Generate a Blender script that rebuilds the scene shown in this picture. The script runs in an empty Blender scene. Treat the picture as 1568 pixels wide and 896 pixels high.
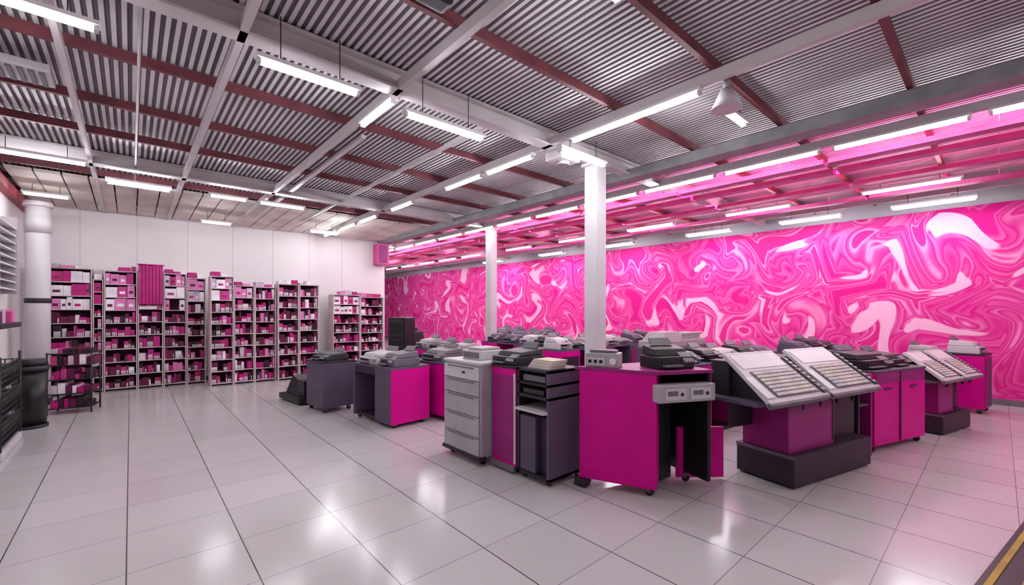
import bpy, bmesh, math, random
from mathutils import Matrix, Vector
random.seed(7)
S=bpy.context.scene
S.view_settings.view_transform='Standard'
S.view_settings.look='None'
S.view_settings.exposure=0.1
H=1.6

# ------------------------------------------------------------ materials
def lin(h):
    h=h.lstrip('#'); c=[int(h[i:i+2],16)/255 for i in (0,2,4)]
    return tuple(((v/12.92) if v<=0.04045 else ((v+0.055)/1.055)**2.4) for v in c)+(1,)
def mat(name,hexc,rough=0.5,metal=0.0,var=0.12,scale=6,spec=0.4):
    m=bpy.data.materials.new(name); m.use_nodes=True
    nt=m.node_tree; b=nt.nodes['Principled BSDF']
    c=lin(hexc)
    tc=nt.nodes.new('ShaderNodeTexCoord'); n=nt.nodes.new('ShaderNodeTexNoise')
    n.inputs['Scale'].default_value=scale; n.inputs['Detail'].default_value=0
    nt.links.new(tc.outputs['Object'],n.inputs['Vector'])
    r=nt.nodes.new('ShaderNodeValToRGB')
    r.color_ramp.elements[0].position=0.3; r.color_ramp.elements[1].position=0.7
    r.color_ramp.elements[0].color=tuple(v*(1-var) for v in c[:3])+(1,)
    r.color_ramp.elements[1].color=tuple(min(1,v*(1+var)) for v in c[:3])+(1,)
    nt.links.new(n.outputs['Fac'],r.inputs['Fac']); nt.links.new(r.outputs['Color'],b.inputs['Base Color'])
    b.inputs['Roughness'].default_value=rough; b.inputs['Metallic'].default_value=metal
    b.inputs['Specular IOR Level'].default_value=spec
    return m
def emis(name,col,st):
    m=bpy.data.materials.new(name); m.use_nodes=True; nt=m.node_tree
    nt.nodes.remove(nt.nodes['Principled BSDF'])
    e=nt.nodes.new('ShaderNodeEmission'); e.inputs[0].default_value=col if not isinstance(col,str) else lin(col); e.inputs[1].default_value=st
    nt.links.new(e.outputs[0],nt.nodes['Material Output'].inputs[0]); return m

M_MAG=mat('magenta_laminate','#CC0088',0.45,var=0.05,scale=3,spec=.18)
M_MAGD=mat('magenta_dark_laminate','#8A1068',0.45,var=0.08)
M_PLUM=mat('plum_grey_laminate','#54485C',0.5,var=0.06)
M_PLUMD=mat('dark_plum','#2A1C2C',0.5)
M_BLK=mat('black_plastic','#131116',0.4)
M_CHAR=mat('charcoal_plastic','#29262D',0.45)
M_GRY=mat('grey_metal','#A5A0A5',0.42,var=0.05)
M_GRYD=mat('mid_grey_plastic','#645F68',0.45)
M_LGT=mat('light_grey_plastic','#C2BDC1',0.42,var=0.04)
M_WHT=mat('white_plastic','#DCD8DA',0.45,var=0.03)
M_KEY=mat('cream_keys','#CDC5BC',0.5)
M_PAP=mat('paper_cream','#CDBFA8',0.8)
M_COL=mat('column_white_paint','#CBC7CB',0.5,var=0.04,scale=2)
M_BEAM=mat('beam_grey_paint','#C4BEC0',0.5,var=0.06,scale=3)
M_BEAMD=mat('beam_dark_grey','#7F7D82',0.5)
M_PURL=mat('purlin_oxide_red','#70383F',0.55,var=0.15)
M_RED=mat('brace_red','#9A3A44',0.5)
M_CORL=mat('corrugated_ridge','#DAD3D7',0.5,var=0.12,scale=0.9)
M_CORSHADE=mat('corrugated_valley_painted_shade','#7A757B',0.6,var=0.2,scale=0.9)  # same sheet as the ridges; shade of webs and valleys painted into colour
M_SKY=mat('soffit_beige','#CCC2B9',0.7,var=0.15,scale=2)
M_WALL=mat('wall_white_paint','#E8E4E5',0.75,var=0.03,scale=1.2)
M_WALLG=mat('wall_grey_paint','#9E9AA0',0.75,var=0.06,scale=1.2)
M_PINKW=mat('pink_paint','#C4508E',0.6)
M_WOOD=mat('shelf_edge_pale','#CDBCBE',0.5)
M_TUBE=emis('fluorescent_tube','#FAFAFF',68)
M_PINKL=emis('pink_led',(1,.03,.34,1),6)
M_PINKADD=emis('added_pink_uplight',(1,.05,.36,1),28)  # added source, only there to wash the ceiling pink
M_YEL=mat('yellow_paint','#A88A30',0.6)
C_ITEMS=[mat('box_white','#ECE4EA',0.6),mat('box_pink','#D67EB4',0.6),mat('box_magenta','#AE0E70',0.5),
         mat('box_maroon','#62103C',0.6),mat('box_dark','#2A1420',0.6),mat('box_rose','#B83C80',0.6),mat('box_lilac','#C9B4C8',0.6)]
M_SHB=mat('shelf_back_dark','#4A0E38',0.7)

# ------------------------------------------------------------ mesh builder
class B:
    def __init__(s): s.bm=bmesh.new(); s.m=[]
    def mi(s,m):
        if m not in s.m: s.m.append(m)
        return s.m.index(m)
    def hexa(s,v,m,bev=0,M=None):
        t=bmesh.new()
        vs=[t.verts.new(p) for p in v]
        for f in ((0,3,2,1),(4,5,6,7),(0,1,5,4),(1,2,6,5),(2,3,7,6),(3,0,4,7)):
            t.faces.new([vs[i] for i in f])
        if bev>0: bmesh.ops.bevel(t,geom=t.edges[:],offset=bev,segments=2,affect='EDGES',profile=0.6)
        s.merge(t,m,M)
    def merge(s,t,m,M=None,smooth=False):
        if M is not None: bmesh.ops.transform(t,matrix=M,verts=t.verts)
        bmesh.ops.recalc_face_normals(t,faces=t.faces)
        i=s.mi(m); mp={}
        for v in t.verts: mp[v]=s.bm.verts.new(v.co)
        for f in t.faces:
            nf=s.bm.faces.new([mp[v] for v in f.verts]); nf.material_index=i; nf.smooth=smooth and len(f.verts)==4
        t.free()
    def box(s,a,b,m,bev=0,M=None):
        x0,y0,z0=a; x1,y1,z1=b
        s.hexa([(x0,y0,z0),(x1,y0,z0),(x1,y1,z0),(x0,y1,z0),(x0,y0,z1),(x1,y0,z1),(x1,y1,z1),(x0,y1,z1)],m,bev,M)
    def quad(s,p,z0,z1,m,bev=0):
        s.hexa([(x,y,z0) for x,y in p]+[(x,y,z1) for x,y in p],m,bev)
    def cyl(s,p0,p1,r,m,seg=20,r2=None,M=None):
        p0=Vector(p0);p1=Vector(p1);d=p1-p0
        t=bmesh.new(); bmesh.ops.create_cone(t,cap_ends=True,segments=seg,radius1=r,radius2=r if r2 is None else r2,depth=d.length)
        q=Vector((0,0,1)).rotation_difference(d.normalized()).to_matrix().to_4x4()
        X=Matrix.Translation((p0+p1)/2)@q
        bmesh.ops.transform(t,matrix=X,verts=t.verts)
        s.merge(t,m,M,True)
    def tube(s,pts,r,m,seg=8):
        for a,b in zip(pts[:-1],pts[1:]): s.cyl(a,b,r,m,seg)
    def prof(s,pts,x0,x1,m,M=None,axis='x'):
        t=bmesh.new()
        def P(u,w,x): return (x,u,w) if axis=='x' else (u,x,w)
        a=[t.verts.new(P(u,w,x0)) for u,w in pts]; b=[t.verts.new(P(u,w,x1)) for u,w in pts]
        t.faces.new(a); t.faces.new(b[::-1]); n=len(pts)
        for i in range(n): t.faces.new([a[i],b[i],b[(i+1)%n],a[(i+1)%n]])
        s.merge(t,m,M)
    def caster(s,x,y,r=0.032):
        s.cyl((x-0.018,y,r),(x+0.018,y,r),r,M_BLK,14)
        s.box((x-0.025,y-0.02,r),(x+0.025,y+0.02,r*2.3),M_GRYD)
    def done(s,name,loc=(0,0,0),rz=0,sc=1):
        me=bpy.data.meshes.new(name); s.bm.to_mesh(me); s.bm.free()
        for m in s.m: me.materials.append(m)
        o=bpy.data.objects.new(name,me); S.collection.objects.link(o)
        o.location=loc; o.rotation_euler=(0,0,math.radians(rz)); o.scale=(sc,sc,sc); return o

# ------------------------------------------------------------ room shell
XL,XR,YN,YB,YF,XC,ZC=-1.5,11.0,-5.0,12.0,23.5,5.6,3.76
def floor_mat():
    m=bpy.data.materials.new('floor_tiles'); m.use_nodes=True; nt=m.node_tree; N=nt.nodes; L=nt.links
    b=N['Principled BSDF']; tc=N.new('ShaderNodeTexCoord'); sp=N.new('ShaderNodeSeparateXYZ'); L.new(tc.outputs['Object'],sp.inputs[0])
    def line(out,off,w):
        a=N.new('ShaderNodeMath'); a.operation='ADD'; a.inputs[1].default_value=off; L.new(out,a.inputs[0])
        p=N.new('ShaderNodeMath'); p.operation='PINGPONG'; p.inputs[1].default_value=0.3; L.new(a.outputs[0],p.inputs[0])
        l=N.new('ShaderNodeMath'); l.operation='LESS_THAN'; l.inputs[1].default_value=w; L.new(p.outputs[0],l.inputs[0]); return l
    lx=line(sp.outputs[0],0.02+6,0.0036); ly=line(sp.outputs[1],0.1+6,0.0026)
    fl=N.new('ShaderNodeVectorMath'); fl.operation='ADD'; fl.inputs[1].default_value=(0.02,0.1,0.5); L.new(tc.outputs['Object'],fl.inputs[0])
    sn=N.new('ShaderNodeVectorMath'); sn.operation='DIVIDE'; sn.inputs[1].default_value=(0.6,0.6,10); L.new(fl.outputs[0],sn.inputs[0])
    f2=N.new('ShaderNodeVectorMath'); f2.operation='FLOOR'; L.new(sn.outputs[0],f2.inputs[0])
    wn=N.new('ShaderNodeTexWhiteNoise'); L.new(f2.outputs[0],wn.inputs['Vector'])
    mr=N.new('ShaderNodeMix'); mr.data_type='RGBA'; mr.inputs['A'].default_value=lin('#BFBBBC'); mr.inputs['B'].default_value=lin('#C7C3C4'); L.new(wn.outputs['Value'],mr.inputs['Factor'])
    m1=N.new('ShaderNodeMix'); m1.data_type='RGBA'; L.new(lx.outputs[0],m1.inputs['Factor']); L.new(mr.outputs['Result'],m1.inputs['A']); m1.inputs['B'].default_value=lin('#3A3438')
    m2=N.new('ShaderNodeMix'); m2.data_type='RGBA'; L.new(ly.outputs[0],m2.inputs['Factor']); L.new(m1.outputs['Result'],m2.inputs['A']); m2.inputs['B'].default_value=lin('#857D81')
    L.new(m2.outputs['Result'],b.inputs['Base Color'])
    b.inputs['Roughness'].default_value=.17
    b.inputs['Specular IOR Level'].default_value=.45
    return m
M_FLOOR=floor_mat()
def mural_mat():
    m=bpy.data.materials.new('mural_marbled_pink'); m.use_nodes=True; nt=m.node_tree; N=nt.nodes; L=nt.links
    b=N['Principled BSDF']; tc=N.new('ShaderNodeTexCoord')
    sp=N.new('ShaderNodeSeparateXYZ'); L.new(tc.outputs['Object'],sp.inputs[0])
    cb=N.new('ShaderNodeCombineXYZ'); L.new(sp.outputs[1],cb.inputs[0]); L.new(sp.outputs[2],cb.inputs[1])
    def warp(vec,scale,amt,seedz):
        o=N.new('ShaderNodeVectorMath'); o.operation='ADD'; o.inputs[1].default_value=(seedz,seedz*2,seedz*3); L.new(vec,o.inputs[0])
        n=N.new('ShaderNodeTexNoise'); n.inputs['Scale'].default_value=scale; n.inputs['Detail'].default_value=0; L.new(o.outputs[0],n.inputs['Vector'])
        s=N.new('ShaderNodeVectorMath'); s.operation='SUBTRACT'; s.inputs[1].default_value=(.5,.5,.5); L.new(n.outputs['Color'],s.inputs[0])
        k=N.new('ShaderNodeVectorMath'); k.operation='SCALE'; k.inputs['Scale'].default_value=amt; L.new(s.outputs[0],k.inputs[0])
        a=N.new('ShaderNodeVectorMath'); a.operation='ADD'; L.new(vec,a.inputs[0]); L.new(k.outputs[0],a.inputs[1]); return a.outputs[0]
    def swirl(vec,scale,amt):
        sc=N.new('ShaderNodeVectorMath'); sc.operation='SCALE'; sc.inputs['Scale'].default_value=scale; L.new(vec,sc.inputs[0])
        v=[]
        for ft in ('F1','F2'):
            q=N.new('ShaderNodeTexVoronoi'); q.voronoi_dimensions='2D'; q.feature=ft; q.inputs['Scale'].default_value=1; q.inputs['Randomness'].default_value=0.85
            L.new(sc.outputs[0],q.inputs['Vector']); v.append(q)
        d=N.new('ShaderNodeMath'); d.operation='SUBTRACT'; L.new(v[1].outputs['Distance'],d.inputs[0]); L.new(v[0].outputs['Distance'],d.inputs[1])
        k=N.new('ShaderNodeMath'); k.operation='MULTIPLY'; k.inputs[1].default_value=amt; L.new(d.outputs[0],k.inputs[0])
        r=N.new('ShaderNodeVectorRotate'); r.rotation_type='Z_AXIS'; L.new(sc.outputs[0],r.inputs['Vector']); L.new(v[0].outputs['Position'],r.inputs['Center']); L.new(k.outputs[0],r.inputs['Angle'])
        u=N.new('ShaderNodeVectorMath'); u.operation='SCALE'; u.inputs['Scale'].default_value=1/scale; L.new(r.outputs[0],u.inputs[0]); return u.outputs[0]
    v=warp(cb.outputs[0],0.8,0.5,3.1); v=swirl(v,0.85,2.9); v=warp(v,2.6,.14,8)
    def ns(scale,det,vec,off,sx=1,sy=1.3):
        mp=N.new('ShaderNodeMapping'); mp.inputs['Location'].default_value=off; mp.inputs['Scale'].default_value=(sx,sy,1); L.new(vec,mp.inputs[0])
        n=N.new('ShaderNodeTexNoise'); n.inputs['Scale'].default_value=scale; n.inputs['Detail'].default_value=det; n.inputs['Roughness'].default_value=0.4; L.new(mp.outputs[0],n.inputs['Vector']); return n.outputs['Fac']
    r=N.new('ShaderNodeValToRGB'); cr=r.color_ramp
    st=[(0.0,'#BE0E72'),(0.32,'#C8187E'),(0.385,'#DA5A9E'),(0.40,'#C6147C'),(0.455,'#D44894'),(0.47,'#C4107A'),(0.525,'#DC6CAA'),(0.54,'#C81C7E'),(0.59,'#D64C96'),(0.625,'#E490BC'),(0.64,'#CC2882')]
    cr.elements[0].position=0; cr.elements[0].color=lin(st[0][1]); cr.elements[1].position=1; cr.elements[1].color=lin('#C6207E')
    for p,c in st[1:]:
        e=cr.elements.new(p); e.color=lin(c)
    L.new(ns(1.35,.8,v,(0,0,0)),r.inputs['Fac'])
    r2=N.new('ShaderNodeValToRGB'); r2.color_ramp.elements[0].position=.635; r2.color_ramp.elements[1].position=.66
    r2.color_ramp.elements[0].color=(0,0,0,1); r2.color_ramp.elements[1].color=(.85,.85,.85,1); L.new(ns(1.5,1.0,v,(7,3,1)),r2.inputs['Fac'])
    mx=N.new('ShaderNodeMix'); mx.data_type='RGBA'; L.new(r2.outputs['Color'],mx.inputs['Factor']); L.new(r.outputs['Color'],mx.inputs['A']); mx.inputs['B'].default_value=lin('#E8B8D2')
    L.new(mx.outputs['Result'],b.inputs['Base Color']); b.inputs['Roughness'].default_value=0.7; b.inputs['Specular IOR Level'].default_value=.15
    return m
M_MURAL=mural_mat()

b=B(); b.box((XL,YN,-0.1),(XR,YF,0),M_FLOOR); b.done('floor')
b=B(); b.box((XL-0.15,YN,0),(XL,YB+0.15,4.0),M_WALL); b.done('wall_left')
b=B(); b.box((XL,YB,0),(XC,YB+0.15,4.0),M_WALL)
for x in (-0.75,0.1,0.95,1.8,2.65,3.5,4.35):
    b.box((x,YB-0.004,2.2),(x+0.008,YB,3.7),M_LGT)
b.done('wall_back')
b=B(); b.box((XC-0.15,YB+0.15,0),(XC,YF,4.0),M_WALL); b.done('wall_return')
b=B(); b.box((XC-0.15,YF,0),(XR+0.15,YF+0.15,4.0),M_WALL); b.done('wall_far')
b=B(); b.box((XR,YN,0),(XR+0.15,YF,4.0),M_WALLG); b.box((XR-0.012,YN,0.1),(XR,YF,3.42),M_MURAL); b.done('wall_right')
b=B(); b.box((XL,YN-0.15,0),(XR,YN,4.0),M_WALL); b.done('wall_front')
b=B(); b.box((XR-0.035,YN,0),(XR-.013,YF,0.1),M_GRYD); b.done('baseboard_right')
b=B(); b.box((XL,YB-0.02,0),(XC,YB,0.1),M_GRYD); b.done('baseboard_back')
b=B(); b.box((XC-0.35,YB-0.3,2.9),(XC,YB-.001,3.5),M_PINKW,0.01); b.box((XC-.3,YB-.306,2.95),(XC-.05,YB-.3,3.45),M_MAGD); b.done('pink_duct_box')

b=B(); bm=b.bm; i0=b.mi(M_CORL); i1=b.mi(M_CORSHADE); ib=b.mi(M_WALLG)
P=0.062; x=XL-0.1; cols=[]
while x<XR+0.1:
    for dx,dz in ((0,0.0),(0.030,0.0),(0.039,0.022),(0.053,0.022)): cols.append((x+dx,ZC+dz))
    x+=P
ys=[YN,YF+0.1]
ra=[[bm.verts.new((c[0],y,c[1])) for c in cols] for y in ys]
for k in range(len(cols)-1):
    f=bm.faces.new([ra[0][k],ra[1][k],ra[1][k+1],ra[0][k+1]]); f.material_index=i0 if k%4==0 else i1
f=bm.faces.new([bm.verts.new(p) for p in ((XL-0.15,YN,4.0),(XR+0.15,YN,4.0),(XR+0.15,YF+.1,4.0),(XL-.15,YF+.1,4.0))]); f.material_index=ib
b.done('ceiling')

b=B()
purl=[-4,-2.8,-1.6,-0.5,0.55,1.62,2.62,4.8,5.95,7.0,9.1,10.2,11.3,13,14.5,16,18,20,22]
for y in purl:
    b.box((XL if y<12 else XC,y-0.022,3.66),(XR,y+0.022,3.745),M_PURL)
for y in (3.6,8.1,12.6 ,16.9):
    x0=XL if y<12 else XC
    b.box((x0,y-0.075,3.56),(XR,y+0.075,3.58),M_BEAM)
    b.box((x0,y-0.02,3.58),(XR,y+0.02,3.72),M_BEAM)
    b.box((x0,y-0.075,3.72),(XR,y+0.075,3.745),M_BEAM)
for x,w in ((-0.4,.02),(0.6,.025),(1.8,.025),(3.75,.03),(6.25,.03),(8.75,.03),(10.3,.03)):
    y1=YB if x<XC else YF
    b.box((x-w,YN,3.56),(x+w,y1,3.65),M_BEAM)
b.box((5.38,YN,3.50),(5.62,YB,3.64),M_BEAMD,0.01)
for x,z,r,m in ((9.6,3.55,.03,M_PINKW),(0.05,3.62,.012,M_GRY),(7.0,3.56,.02,M_GRY)):
    b.cyl((x,YN,z),(x,YB if x<XC else YF,z),r,m,10)
b.box((XL,YN,3.42),(XL+0.12,YB,3.56),M_RED)
b.box((2.0,4.9,3.6),(2.06,11.9,3.64),M_LGT); b.box((2.9,3.7,3.6),(2.94,11.9,3.64),M_LGT)
b.done('ceiling_beam_grid')

b=B()
for i in range(24):
    x0=XL+0.15+i*0.29
    b.prof([(9.3,3.665),(9.34,3.63),(11.9,3.58),(11.9,3.665)],x0,x0+0.27,M_SKY)
b.done('ceiling_soffit_panels')

b=B(); b.box((3.86,3.46,3.44),(4.2,3.74,3.56),M_BEAM,0.02); b.cyl((4.03,3.6,3.40),(4.03,3.6,3.44),.08,M_GRY); b.done('beam_junction_box')
b=B(); b.cyl((4.0,1.62,3.40),(4.0,1.62,3.58),.13,M_LGT,24,.05); b.cyl((4.0,1.62,3.58),(4.0,1.62,3.66),.03,M_GRY,10); b.done('pendant_speaker')
b=B(); b.box((0.95,2.3,3.55),(1.55,2.45,3.655),M_CHAR,0.03); b.done('ceiling_duct')
b=B()
b.box((-1.1,5.25,3.58),(-0.5,5.6,3.65),M_LGT,0.01)
for i in range(9): b.box((-1.07+i*.062,5.28,3.565),(-1.04+i*.062,5.57,3.58),M_GRYD)
b.done('ceiling_vent')

def column(x,y,w,round_=False,ztop=3.56):
    b=B()
    if round_:
        b.cyl((0,0,0),(0,0,ztop),w,M_COL,32); b.cyl((0,0,1.72),(0,0,1.80),w+.012,M_CHAR,32)
        b.cyl((0,0,0),(0,0,.12),w+.02,M_CHAR,32); b.cyl((0,0,2.9),(0,0,3.2),w+.01,M_LGT,32)
        b.cyl((0,0,ztop-.08),(0,0,ztop),w+.03,M_LGT,32)
    else:
        b.box((-w,-w,0),(w,w,ztop),M_COL,0.02); b.box((-w-.02,-w-.02,0),(w+.02,w+.02,.12),M_CHAR,0.01)
        b.box((-w-.03,-w-.03,ztop-.04),(w+.03,w+.03,ztop),M_COL,0.005)
    b.done('structural_column',(x,y,0))
column(4.68,3.6,.105); column(6.5,8.1,.10); column(-1.17,10.75,.15,True,3.42)

def light(x,y,z,L,ax='x',hang=True,two=False):
    b=B(); h=L/2; zt=(3.655 if y<9.2 or x>XC else 3.58)
    def bx(a0,a1,w0,w1,z0,z1,m,bv=0):
        if ax=='x': b.box((a0,w0,z0),(a1,w1,z1),m,bv)
        else: b.box((w0,a0,z0),(w1,a1,z1),m,bv)
    W=.04 if not two else .09
    bx(-h-.02,h+.02,-W,W,.03,.06,M_WHT,.004)
    for e in (-1,1): bx(e*h-.012,e*h+.012,-W*.6,W*.6,-.005,.03,M_LGT)
    for o in ([0] if not two else [-.055,.055]):
        bx(-h,h,o-.016,o+.016,-.004,.026,M_TUBE)
    if hang:
        for e in (-.6,.6):
            if ax=='x': b.cyl((e*h,0,.06),(e*h,0,zt-z),.004,M_CHAR,6)
            else: b.cyl((0,e*h,.06),(0,e*h,zt-z),.004,M_CHAR,6)
    b.done('fluorescent_light',(x,y,z))
light(0.99,3.33,3.28,.68); light(2.17,3.36,3.26,.82); light(-0.5,3.95,3.44,.66); light(4.0,3.25,3.38,.8)
light(2.05,1.62,3.58,.6,hang=False); light(4.5,1.75,3.5,.5)
light(-0.85,7.75,3.45,.85); light(.1,8.4,3.42,.7,two=True); light(1.2,8.35,3.42,.5); light(2.0,8.35,3.42,.7)
light(-1.0,10.0,3.40,.5); light(1.3,10.5,3.35,.5); light(3.3,10.2,3.35,.6)
light(1.0,-1.5,3.4,1.2); light(4.0,-2.0,3.4,1.2); light(8,-3,3.4,1.2)
light(1.8,4.02,3.50,.7,'y',False)
for y0,y1 in ((1.75,3.2),(3.85,4.75),(4.9,5.8),(6.9,7.7),(8.4,9.2),(9.5,10.4),(10.7,11.5)):
    light(3.75,(y0+y1)/2,3.50,y1-y0,'y',False)
y=-3.5
while y<20:
    light(6.25,y+.5,3.50,1.1,'y',False); y+=1.25
for y in (0.9,3.0,5.2,7.4,9.6,12,15,18): light(8.75,y,3.44,1.1,'y',two=(y in (5.2,)))
for y in (0.75,2.5,4.5,7.0,9.5,12.5): light(10.1,y,3.38,1.0,'y',two=True)
for y in (-2.5,13.5,16.5,19.5): light(8.75,y,3.44,1.1,'y')
# pink LED: one visible line + added hidden uplight troughs to tint the ceiling pink
b=B()
y=-2.5
while y<17: 
    b.box((7.59,y,3.60),(7.64,y+1.95,3.655),M_GRY); b.box((7.595,y+.02,3.565),(7.635,y+1.93,3.60),M_PINKL)
    for x0 in (6.75,7.25,8.2,9.35):
        b.box((x0-.07,y,3.48),(x0+.07,y+1.95,3.49),M_PINKW); b.box((x0-.08,y,3.48),(x0-.07,y+1.95,3.54),M_PINKW); b.box((x0+.07,y,3.48),(x0+.08,y+1.95,3.54),M_PINKW)
        b.box((x0-.03,y+.02,3.49),(x0+.03,y+1.93,3.505),M_PINKADD)
        b.cyl((x0-.075,y+.5,3.54),(x0-.075,y+.5,3.75),.005,M_GRY,6)
    y+=2.0
b.done('pink_led_strip_and_added_uplight')

# ------------------------------------------------------------ shelving
def shelves(x0,x1,yf,h,rows,zs,depth=.36,cols=1):
    b=B(); w=x1-x0; t=.016
    cw=(w-t)/cols
    for c in range(cols+1): b.box((c*cw,0,0),(c*cw+t,depth,h),M_WOOD)
    b.box((t,depth-.012,0),(w-t,depth,h),M_SHB)
    zr=[.04+i*(h-.06)/rows for i in range(rows+1)]
    for z in zr: b.box((t,.003,z),(w-t,depth-.012,z+.014),M_WOOD)
    for i in range(rows):
        z0=zr[i]+.014; rh=zr[i+1]-z0
        for c in range(cols):
            xx=c*cw+t+.005; xe=(c+1)*cw-.01
            upper=z0>zs
            while xx<xe-.03:
                if upper:
                    iw=random.uniform(.07,.2); ih=rh*random.uniform(.75,.97); m=C_ITEMS[random.choice([0,0,6,1,0,2,5,1])]; yy=random.uniform(.01,.05)
                else:
                    iw=random.uniform(.03,.11); ih=rh*random.uniform(.4,.9); m=C_ITEMS[random.choice([1,2,2,3,3,4,5,2,3,0,3])]; yy=random.uniform(.02,.10)
                iw=min(iw,xe-xx)
                if random.random()<(.97 if upper else .92):
                    b.box((xx,yy,z0),(xx+iw-.004,depth-.03,z0+ih),m)
                    if not upper and random.random()<.5:
                        k=xx+.012
                        while k<xx+iw-.012:
                            b.cyl((k,yy-.01,z0),(k,yy-.01,z0+ih*.5),.009,C_ITEMS[0],6); k+=.024
                    if upper: b.box((xx+iw*.2,yy-.002,z0+ih*.3),(xx+iw*.75,yy,z0+ih*.55),C_ITEMS[random.choice([0,2,3])])
                xx+=iw
    xx=.02
    while xx<w-.08:
        iw=min(random.uniform(.1,.22),w-.01-xx)
        if random.random()<.8: b.box((xx,.03,h),(xx+iw-.01,depth-.04,h+random.uniform(.03,.12)),C_ITEMS[random.choice([0,2,2,5,1,6])])
        xx+=iw
    b.done('stocked_shelving_unit',(x0,yf,0))
Y1=11.58
shelves(-1.14,-.56,Y1,2.40,9,1.6,cols=1)
shelves(-.55,-.40,Y1+.02,2.2,9,1.6)
shelves(-.39,.10,Y1,2.38,9,1.6)
shelves(.11,.51,Y1,2.42,9,1.6)
shelves(.52,.90,Y1,2.38,9,1.6)
shelves(.91,1.24,Y1,2.30,9,1.6)
shelves(1.25,1.66,10.9,2.32,9,1.75)
shelves(1.67,2.05,10.9,2.14,8,1.8)
shelves(2.06,2.48,10.9,2.12,8,3)
shelves(2.50,2.94,10.8,2.2,8,3)
shelves(2.95,3.38,10.8,2.2,8,3)
shelves(3.85,4.55,11.2,2.0,8,1.5)
shelves(4.56,5.2,11.2,1.95,8,3)
b=B()
for i in range(7): b.box((i*.055,0,1.72),(i*.055+.05,.03,2.50+.01*(i%3)),C_ITEMS[2],.008)
b.box((0,.03,1.70),(.385,.04,2.52),C_ITEMS[3]); b.cyl((-.02,.015,2.53),(.41,.015,2.53),.012,M_MAG,10)
b.done('hanging_banner',(.12,11.53,0))

# ------------------------------------------------------------ furniture builders
def caster_cab(name,L,W,h,m,loc,rz,faces=None,drawers=0,dark=None,topm=M_CHAR):
    b=B()
    for cx in (.06,L-.06):
        for cy in (.06,W-.06): b.caster(cx,cy)
    b.box((0,0,.075),(L,W,h-.025),m,.008)
    b.box((-.008,-.008,h-.025),(L+.008,W+.008,h),topm,.004)
    if faces: faces(b)
    return b.done(name,loc,rz)

def console(loc,rz,L=1.35,n=2,us=-.5,sc=1.0,kick=M_PLUMD,scale=1):
    b=B()
    b.box((0,0,.02),(L,.55,.30),kick,.008)
    b.box((.04,.04,0),(L-.04,.5,.02),M_BLK)
    b.box((-.01,-.004,.27),(.0,.55,.30),M_GRYD)
    b.box((.02,.06,.30),(L*.57,.5,.80),M_MAGD,.004)
    b.box((L*.57,.15,.30),(L,.5,.80),M_PLUMD,.004)
    b.box((L*.57-.03,.055,.34),(L*.57-.02,.06,.74),M_PLUMD)
    e=us+n*.93*sc
    b.box((us+.02,.03,.775),(max(e-.05,L),.55,.81),M_PLUM,.006)
    b.box((us+.12,.36,.81),(e-.1,.55,1.13),M_CHAR,.01)
    b.box((us+.3,.4,.5),(.02,.5,.775),M_PLUMD)
    ang=math.atan2(.36,.5)
    Ls=.62
    for k in range(n):
        u0=us+k*.93*sc; w=.88*sc
        M=Matrix.Translation((u0,-.08,.81))@Matrix.Rotation(ang,4,'X')
        b.hexa([(0,0,0),(w,0,0),(w-.06,Ls,0),(.1,Ls,0),(0,0,.035),(w,0,.035),(w-.06,Ls,.035),(.1,Ls,.035)],M_LGT,.008,M)
        b.box((.0,-.02,-.02),(w,.02,.03),M_GRYD,.008,M)
        b.box((.16,.05,.035),(w-.08,.36,.042),M_GRYD,0,M)
        nx=int((w-.28)/.036)
        for i in range(nx):
            for j in range(7):
                b.box((.175+i*.036,.06+j*.042,.042),(.175+i*.036+.028,.06+j*.042+.03,.054),M_KEY if (i//5+j//3)%3 else M_LGT,0,M)
        b.box((.13,.4,.035),(w-.1,.58,.04),M_WHT,.002,M)
        b.box((.02,.05,.035),(.12,.3,.045),M_WHT,.004,M)
        b.box((w-.07,.03,.035),(w-.01,.5,.048),M_CHAR,0,M)
        for j in range(9): b.box((w-.06,.05+j*.05,.048),(w-.02,.075+j*.05,.056),M_GRY,0,M)
        b.prof([(.02,.80),(.4,1.10),(.4,.80)],u0+.16,u0+w-.1,M_CHAR)
    for c in range(4):
        x0=.1+c*.28
        b.tube([(x0,-.03,.80),(x0+.02,-.01,.72),(x0+.08,.02,.70),(x0+.12,.05,.77)],.008,M_BLK,6)
    b.done('control_console',loc,rz,scale)

def scanner(loc,rz,L=.5,W=.4,h=.17,m=M_CHAR,name='desktop_printer'):
    b=B()
    b.box((0,0,0),(L,W,h*.55),m,.012)
    b.hexa([(.01,.06,h*.57),(L-.01,.06,h*.57),(L-.01,W-.01,h*.57),(.01,W-.01,h*.57),(.02,.1,h*.85),(L-.02,.1,h*.85),(L-.02,W-.02,h),(.02,W-.02,h)],m,.01)
    b.box((.04,-.05,h*.12),(L*.6,.02,h*.2),M_GRYD,.004)
    b.box((.04,-.004,h*.25),(L*.6,.0,h*.42),M_BLK)
    b.hexa([(L*.66,-.03,h*.3),(L-.02,-.03,h*.3),(L-.02,.08,h*.3),(L*.66,.08,h*.3),(L*.66,-.02,h*.42),(L-.02,-.02,h*.42),(L-.02,.08,h*.72),(L*.66,.08,h*.72)],M_GRYD,.004)
    for i in range(4): b.box((L*.7+i*.03,-.034,h*.33),(L*.7+i*.03+.018,-.03,h*.4),M_LGT)
    b.hexa([(L*.2,W-.08,h),(L*.8,W-.08,h),(L*.8,W-.04,h),(L*.2,W-.04,h),(L*.22,W-.02,h+.06),(L*.78,W-.02,h+.06),(L*.78,W-.005,h+.06),(L*.22,W-.005,h+.06)],M_GRYD)
    b.done(name,loc,rz)

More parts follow.
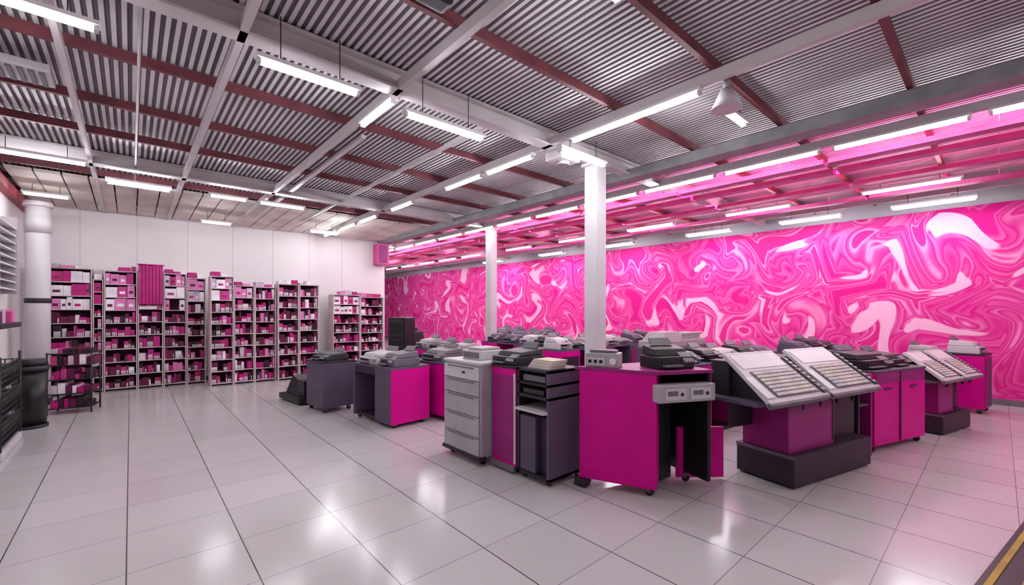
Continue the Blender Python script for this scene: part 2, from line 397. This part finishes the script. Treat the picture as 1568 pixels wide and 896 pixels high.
# --- front angled workbench
b=B(); ox,oy=3.33,1.92
def Q(*p): return [(x-ox,y-oy) for x,y in p]
A=(3.08,2.55); C0=(3.33,1.92)
b.quad(Q(C0,(3.49,1.99),(3.24,2.62),A),.07,1.05,M_MAG,.006)
b.quad(Q((3.325,1.90),(3.82,1.66),(4.02,2.30),(3.075,2.60)),1.05,1.08,M_MAGD,.003)
b.quad(Q((3.80,1.70),(3.84,1.69),(4.02,2.26),(3.98,2.28)),.09,1.05,M_BLK)
b.quad(Q((3.24,2.48),(3.98,2.22),(3.99,2.26),(3.25,2.52)),.09,1.05,M_MAGD)
b.quad(Q((3.49,2.02),(3.72,2.0),(3.78,2.26),(3.44,2.38)),.07,.76,M_BLK,.006)
b.quad(Q((3.47,1.97),(3.80,1.78),(3.9,2.2),(3.44,2.36)),.80,.82,M_CHAR)
b.quad(Q((3.84,2.0),(4.18,1.72),(4.20,1.75),(3.86,2.03)),.03,.50,M_MAG)
M=Matrix.Translation((3.31-ox,1.885-oy,0))@Matrix.Rotation(math.atan2(1.66-1.90,3.82-3.325),4,'Z')
b.box((-.02,-.03,.82),(.54,.09,.97),M_GRY,.012,M)
for k in (.04,.29):
    b.box((k,-.036,.845),(k+.2,-.03,.94),M_LGT,0,M)
    b.box((k+.02,-.038,.88),(k+.12,-.036,.92),M_GRYD,0,M); b.cyl((k+.16,-.042,.89),(k+.16,-.036,.89),.016,M_CHAR,10,None,M)
for cx,cy in ((3.36,2.0),(3.16,2.52),(3.90,1.95),(3.94,2.2)): b.caster(cx-ox,cy-oy)
b.quad(Q((3.05,2.46),(3.15,2.48),(3.13,2.6),(3.04,2.58)),.0,.07,M_CHAR,.01)
b.done('magenta_workbench',(ox,oy,0),0)
scanner((3.43,1.96,1.08),-24,.38,.28,.2,M_BLK)
b=B()
b.box((0,0,0),(.30,.20,.13),M_GRY,.01); b.box((.02,-.01,.02),(.18,0,.09),M_LGT); b.cyl((.25,-.012,.06),(.25,0,.06),.03,M_WHT,16)
b.box((.03,.03,.13),(.27,.17,.155),M_GRYD,.008)
for i in range(3): b.box((.03+i*.05,-.014,.04),(.06+i*.05,-.01,.07),M_BLK)
b.done('label_printer',(3.13,2.52,1.08),-66)

console((4.39,1.2,0),-14)
console((7.72,.47,0),-14,L=1.0,n=2,us=-.25,sc=.78,scale=.87)

def f(b):
    b.box((.52,-.012,.09),(.535,0,.89),M_PLUMD)
    b.box((.02,-.006,.77),(1.08,0,.89),M_MAGD)
    b.box((.2,-.02,.70),(.32,-.006,.715),M_CHAR); b.box((.75,-.02,.70),(.87,-.006,.715),M_CHAR)
caster_cab('magenta_cabinet',1.1,.6,.92,M_MAG,(6.2,.92,0),-17,f,topm=M_PLUM)
scanner((6.22,1.0,.92),-17,.55,.42,.19,M_BLK); scanner((6.80,.84,.92),-17,.38,.4,.16,M_CHAR)
b=B(); b.box((0,0,.87),(.3,.55,.90),M_MAGD,.004); b.box((.03,.45,.1),(.27,.5,.87),M_PLUMD); b.box((0,0,.0),(.03,.5,.87),M_PLUMD); b.box((.27,0,0),(.3,.45,.87),M_MAGD); b.box((.03,.02,.55),(.27,.4,.57),M_PLUM)
b.done('side_desk',(5.83,1.0,0),-14)
def f(b): b.box((.03,-.01,.1),(.25,0,.85),M_MAGD); b.box((.28,-.01,.1),(.47,0,.85),M_PLUM)
caster_cab('magenta_cabinet',.5,.5,.92,M_MAG,(9.75,.15,0),-8,f)
scanner((9.79,.2,.92),-8,.42,.36,.2,M_LGT)
def f(b): b.box((.03,-.01,.1),(.47,0,.8),M_PLUM)
caster_cab('plum_cabinet',.5,.5,.9,M_PLUMD,(9.0,.55,0),-8,f); scanner((9.04,.6,.9),-8,.42,.36,.16,M_GRY)

b=B(); L,W,h=.68,.48,1.06
for cx in (.07,L-.07):
    for cy in (.07,W-.07): b.caster(cx,cy,.035)
b.box((0,0,.08),(L,W,h-.02),M_GRY,.015); b.box((-.01,-.012,h-.03),(L+.01,W+.01,h),M_LGT,.01)
zz=[.1,.29,.50,.71,.87,1.02]
for a,c in zip(zz[:-1],zz[1:]):
    b.box((.02,-.02,a),(L-.02,0,c-.012),M_LGT if c>1 else M_GRY,.008)
    b.box((.1,-.026,c-.03),(L-.1,-.02,c-.018),M_GRYD)
b.box((-.01,-.03,.06),(L+.01,.06,.1),M_PLUMD,.01)
b.box((L*.55,-.028,.93),(L*.62,-.02,.95),M_BLK)
b.done('grey_drawer_cabinet',(2.67,4.17,0),-90)
def f(b): b.box((.03,-.012,.12),(.33,0,.95),M_MAGD,.003); b.box((.33,-.006,.1),(.36,0,.98),M_LGT); b.box((-.0,-.03,.03),(.36,0,.08),M_GRYD)
caster_cab('magenta_cabinet',.36,.5,1.05,M_MAG,(2.80,3.47,0),-90,f)
b=B(); L,W,h=.42,.5,1.05
b.box((0,0,.05),(.03,W,h),M_PLUMD,.003); b.box((L-.03,0,.05),(L,W,h),M_PLUM,.003); b.box((0,W-.03,.05),(L,W,h),M_BLK)
for z,m in ((.05,M_PLUMD),(.78,M_CHAR),(.90,M_BLK),(1.025,M_CHAR)): b.box((0,0,z),(L,W,z+.025),m)
b.box((.03,-.06,.66),(L-.01,.4,.68),M_LGT)
b.box((.03,.01,.08),(.24,W-.05,.6),M_PLUM,.006); b.box((.24,.06,.08),(L-.03,W-.05,.6),M_PLUMD)
b.box((.06,.02,.93),(L-.06,.4,.99),M_GRYD,.01); b.box((.06,.02,.81),(L-.08,.4,.86),M_CHAR,.01)
for cx in (.05,L-.05): b.caster(cx,.06,.022); b.caster(cx,W-.06,.022)
b.done('open_shelf_cabinet',(2.80,3.09,0),-90)
b=B()
for i in range(6): b.box((.01*i,.004*i,.014*i),(.28+.006*i,.22,.014*(i+1)-.002),M_PAP if i%2 else M_WHT)
b.done('paper_stack',(2.88,3.02,1.05),-90)
scanner((2.82,3.5,1.05),-90,.36,.42,.15,M_CHAR,'flatbed_scanner')
b=B(); b.box((0,0,0),(.34,.32,.1),M_LGT,.01); b.box((.02,-.008,.02),(.3,0,.08),M_GRYD); b.box((.05,.03,.1),(.3,.3,.13),M_GRY,.01); b.done('tabletop_device',(2.8,4.0,1.06),-90)

b=B(); L,W,h=1.05,.62,.82
b.box((0,0,h-.03),(L,W,h),M_PLUM,.005)
b.box((.62,0,.05),(L-.03,W,h-.03),M_PLUM,.006)
b.box((L-.03,0,.05),(L,W,h-.03),M_MAG,.004)
b.box((0,0,.05),(.05,W,h-.03),M_PLUM,.004)
b.box((.05,W-.05,.05),(.62,W,h-.03),M_MAG); b.box((.05,.04,.05),(.62,W,.09),M_PLUMD)
b.box((.05,.35,.09),(.3,W-.05,.6),M_MAGD); b.box((.05,.0,h-.13),(.62,.04,h-.03),M_PLUMD)
for cx in (.05,.68,L-.06): b.caster(cx,.08,.022); b.caster(cx,W-.08,.022)
b.done('control_desk',(2.50,6.42,0),-84)
scanner((2.56,6.35,.82),-84,.5,.45,.17,M_LGT); scanner((2.64,5.80,.82),-84,.36,.42,.2,M_GRYD)
caster_cab('magenta_cabinet',.75,.6,.84,M_MAG,(3.28,6.0,0),-84,None,topm=M_PLUM)
scanner((3.36,5.9,.84),-84,.5,.42,.18,M_GRYD)
caster_cab('plum_cabinet',.62,.5,.80,M_PLUM,(2.15,7.5,0),-84,None)
scanner((2.22,7.45,.80),-84,.5,.38,.12,M_CHAR)
b=B(); b.box((0,0,.03),(.9,.55,.12),M_BLK,.01); b.hexa([(.05,.1,.12),(.6,.1,.12),(.6,.5,.12),(.05,.5,.12),(.1,.2,.42),(.5,.2,.32),(.5,.45,.32),(.1,.45,.42)],M_CHAR,.01)
b.box((.6,.1,.12),(.85,.5,.4),M_BLK,.01)
for cx in (.08,.8): b.cyl((cx,.06,0),(cx,.06,.03),.02,M_BLK,10); b.cyl((cx,.48,0),(cx,.48,.03),.02,M_BLK,10)
b.done('low_floor_machine',(2.0,8.6,0),-84)

b=B(); b.box((0,0,.05),(.4,.4,1.45),M_BLK,.02); b.box((.03,-.015,.7),(.37,0,1.4),M_CHAR,.01)
for i in range(5): b.box((.06,-.02,.76+i*.12),(.34,-.015,.84+i*.12),M_BLK)
for cx in (.06,.34): b.caster(cx,.06,.025); b.caster(cx,.34,.025)
b.done('tower_cabinet',(4.0,8.4,0),-60)

def bench(loc,L,rz,m=M_MAG,W=.6,h=.92,seed=0):
    b=B(); 
    b.box((0,0,h-.03),(L,W,h),M_PLUM,.005)
    k=0; x=0
    while x<L-.3:
        w=.5; mm=[m,M_PLUM,M_MAGD][k%3]
        if k%2==0: b.box((x,.0,.05),(min(x+w,L),W,h-.03),mm,.006); b.box((x+.04,-.01,.12),(min(x+w,L)-.04,0,h-.12),M_MAGD if mm is M_PLUM else M_PLUMD)
        else: b.box((x,W-.04,.05),(min(x+w,L),W,h-.03),M_PLUMD)
        x+=w; k+=1
    b.box((.02,.02,0),(L-.02,W-.02,.05),M_BLK)
    b.done('equipment_bench',loc,rz)
def tops(x,y,z,L,dx,dy,rz,seed):
    random.seed(seed); u=.03
    while u<L-.4:
        w=random.uniform(.34,.5)
        scanner((x+dx*u,y+dy*u,z),rz,w-.04,.36,random.uniform(.12,.2),random.choice([M_CHAR,M_LGT,M_GRYD,M_GRY,M_BLK,M_PLUM]))
        u+=w+random.uniform(.02,.12)
c6,s6=math.cos(math.radians(6)),math.sin(math.radians(6))
bench((5.1,2.5,0),2.5,-6); tops(5.13,2.58,.92,2.4,c6,-s6,-6,3)
bench((7.9,2.0,0),2.2,-6); tops(7.93,2.08,.92,2.1,c6,-s6,-6,5)
bench((5.2,4.7,0),3.4,0,h=.95); tops(5.2,4.75,.95,3.3,1,0,0,8)
bench((3.9,7.2,0),1.8,-90,h=.92); tops(3.95,7.18,.92,1.7,0,-1,-90,11)
bench((5.6,7.3,0),2.0,-90,h=.95); tops(5.65,7.2,.95,1.9,0,-1,-90,13)
bench((7.3,9.2,0),2.4,-90,h=.95); tops(7.35,9.1,.95,2.3,0,-1,-90,17)

b=B(); b.box((0,0,.05),(1.5,.5,.98),M_PLUM,.01); b.box((0.02,.02,.98),(1.48,.48,1.1),M_GRY,.02)
b.hexa([(.1,.05,1.1),(.7,.05,1.1),(.7,.45,1.1),(.1,.45,1.1),(.2,.1,1.24),(.65,.1,1.24),(.65,.4,1.24),(.2,.4,1.24)],M_GRY,.01)
for i in range(14): b.box((.75+i*.05,.1,1.1),(.78+i*.05,.4,1.17+.02*(i%3)),M_LGT,.003)
b.cyl((.72,.08,1.2),(1.48,.08,1.2),.02,M_LGT,12); b.box((0.02,0.02,0),(1.48,.48,.05),M_BLK)
b.done('sheet_feeder_machine',(6.3,3.5,0),0)

def chair(x,y,rz):
    b=B()
    for k in range(5):
        a=k*math.tau/5; b.cyl((0,0,.1),(.26*math.cos(a),.26*math.sin(a),.06),.018,M_BLK,8); b.cyl((.26*math.cos(a)-.015,.26*math.sin(a),.03),(.26*math.cos(a)+.015,.26*math.sin(a),.03),.03,M_BLK,10)
    b.cyl((0,0,.1),(0,0,.45),.03,M_CHAR,12); b.box((-.23,-.23,.45),(.23,.23,.52),M_BLK,.03)
    b.hexa([(-.2,.2,.6),(.2,.2,.6),(.2,.25,.6),(-.2,.25,.6),(-.17,.28,1.12),(.17,.28,1.12),(.17,.32,1.12),(-.17,.32,1.12)],M_BLK,.02)
    b.box((-.03,.22,.5),(.03,.26,.75),M_CHAR)
    b.done('office_chair',(x,y,0),rz)
chair(5.0,8.5,20); chair(5.6,10.4,-30)

# ------------------------------------------------------------ left side
b=B()
b.cyl((0,0,0),(0,0,.78),.15,M_BLK,28,.165); b.cyl((0,0,.78),(0,0,.84),.18,M_CHAR,28); b.cyl((0,0,.84),(0,0,.93),.17,M_BLK,28,.15); b.cyl((0,0,0),(0,0,.04),.17,M_CHAR,28)
b.done('waste_bin',(-1.02,8.75,0))
b=B(); w,d,h=.5,.4,.95
for cx in (0,w):
    for cy in (0,d): b.cyl((cx,cy,0),(cx,cy,h),.012,M_CHAR,8)
for z in (.08,.30,.52,.74,.92):
    b.box((0,0,z),(w,d,z+.015),M_CHAR)
    xx=.03
    while xx<w-.06:
        iw=random.uniform(.05,.1); b.box((xx,.02,z+.015),(xx+iw-.008,d-.04,z+.015+random.uniform(.06,.17 if z<.9 else .08)),C_ITEMS[random.choice([0,4,3,4,5,3,6,4,2])]); xx+=iw
b.done('wire_stock_rack',(-.95,9.55,0),-12)
b=B()
for k in range(3):
    z0=.14+k*.31
    for (x0,y0,x1,y1) in ((0,0,.42,0),(.42,0,.42,1.1),(0,1.1,.42,1.1),(0,0,0,1.1)):
        for zz in (z0,z0+.06,z0+.12,z0+.18,z0+.24): b.cyl((x0,y0,zz),(x1,y1,zz),.007,M_BLK,6)
    for i in range(19): b.cyl((.42,i*.061,z0),(.42,i*.061,z0+.24),.006,M_BLK,6)
    for i in range(8): b.cyl((i*.06,0,z0),(i*.06,0,z0+.24),.006,M_BLK,6); b.cyl((i*.06,1.1,z0),(i*.06,1.1,z0+.24),.006,M_BLK,6)
    b.box((0,0,z0-.01),(.42,1.1,z0),M_CHAR)
    for i in range(4): b.box((.03,.04+i*.26,z0),(.38,.26+i*.26,z0+.2),[M_BLK,M_PLUMD,M_CHAR,M_PLUM][(i+k)%4],.02)
for cx in (.0,.42):
    for cy in (0,1.1): b.cyl((cx,cy,.0),(cx,cy,1.1),.014,M_BLK,8)
b.box((-.02,-.02,0),(.44,1.12,.1),M_LGT,.02)
b.done('stacked_wire_baskets',(-1.45,6.95,0))
b=B()
for i in range(9):
    z=1.95+i*.12
    b.hexa([(0,0,z),(.16,0,z-.05),(.16,2.2,z-.05),(0,2.2,z),(0,0,z+.02),(.16,0,z-.03),(.16,2.2,z-.03),(0,2.2,z+.02)],M_WHT)
b.box((0,-.03,1.85),(.17,0,3.05),M_GRY); b.box((0,2.2,1.85),(.17,2.23,3.05),M_GRY)
b.done('louvered_wall_vent',(XL,8.0,0))
b=B(); b.box((XL,8.5,1.35),(XL+.25,9.9,1.42),M_CHAR,.005)
for i in range(6): b.box((XL+.03,8.55+i*.22,1.42),(XL+.2,8.7+i*.22,1.55+.03*(i%3)),C_ITEMS[(i*3)%7],.004)
b.done('wall_shelf')

b=B(); b.box((0,-.9,0),(3.4,0,.012),M_CHAR)
for i in range(3): b.box((0,-.06-i*.12,.012),(3.4,-.03-i*.12,.018),M_YEL)
for i in range(56): b.box((.02+i*.06,-.9,.012),(.045+i*.06,-.42,.02),M_PAP)
b.done('floor_grate',(3.25,.16,0),-9)

# ------------------------------------------------------------ world + camera
w=bpy.data.worlds.new('world'); S.world=w; w.use_nodes=True
w.node_tree.nodes['Background'].inputs[0].default_value=(.8,.8,.85,1); w.node_tree.nodes['Background'].inputs[1].default_value=.3
cd=bpy.data.cameras.new('camera'); cam=bpy.data.objects.new('camera',cd); S.collection.objects.link(cam)
cam.location=(0,0,H); cam.rotation_euler=(math.radians(90),0,math.radians(-41.5))
cd.sensor_width=36; cd.lens=36*660/1568; cd.shift_y=27/1568; cd.clip_start=.05
S.camera=cam
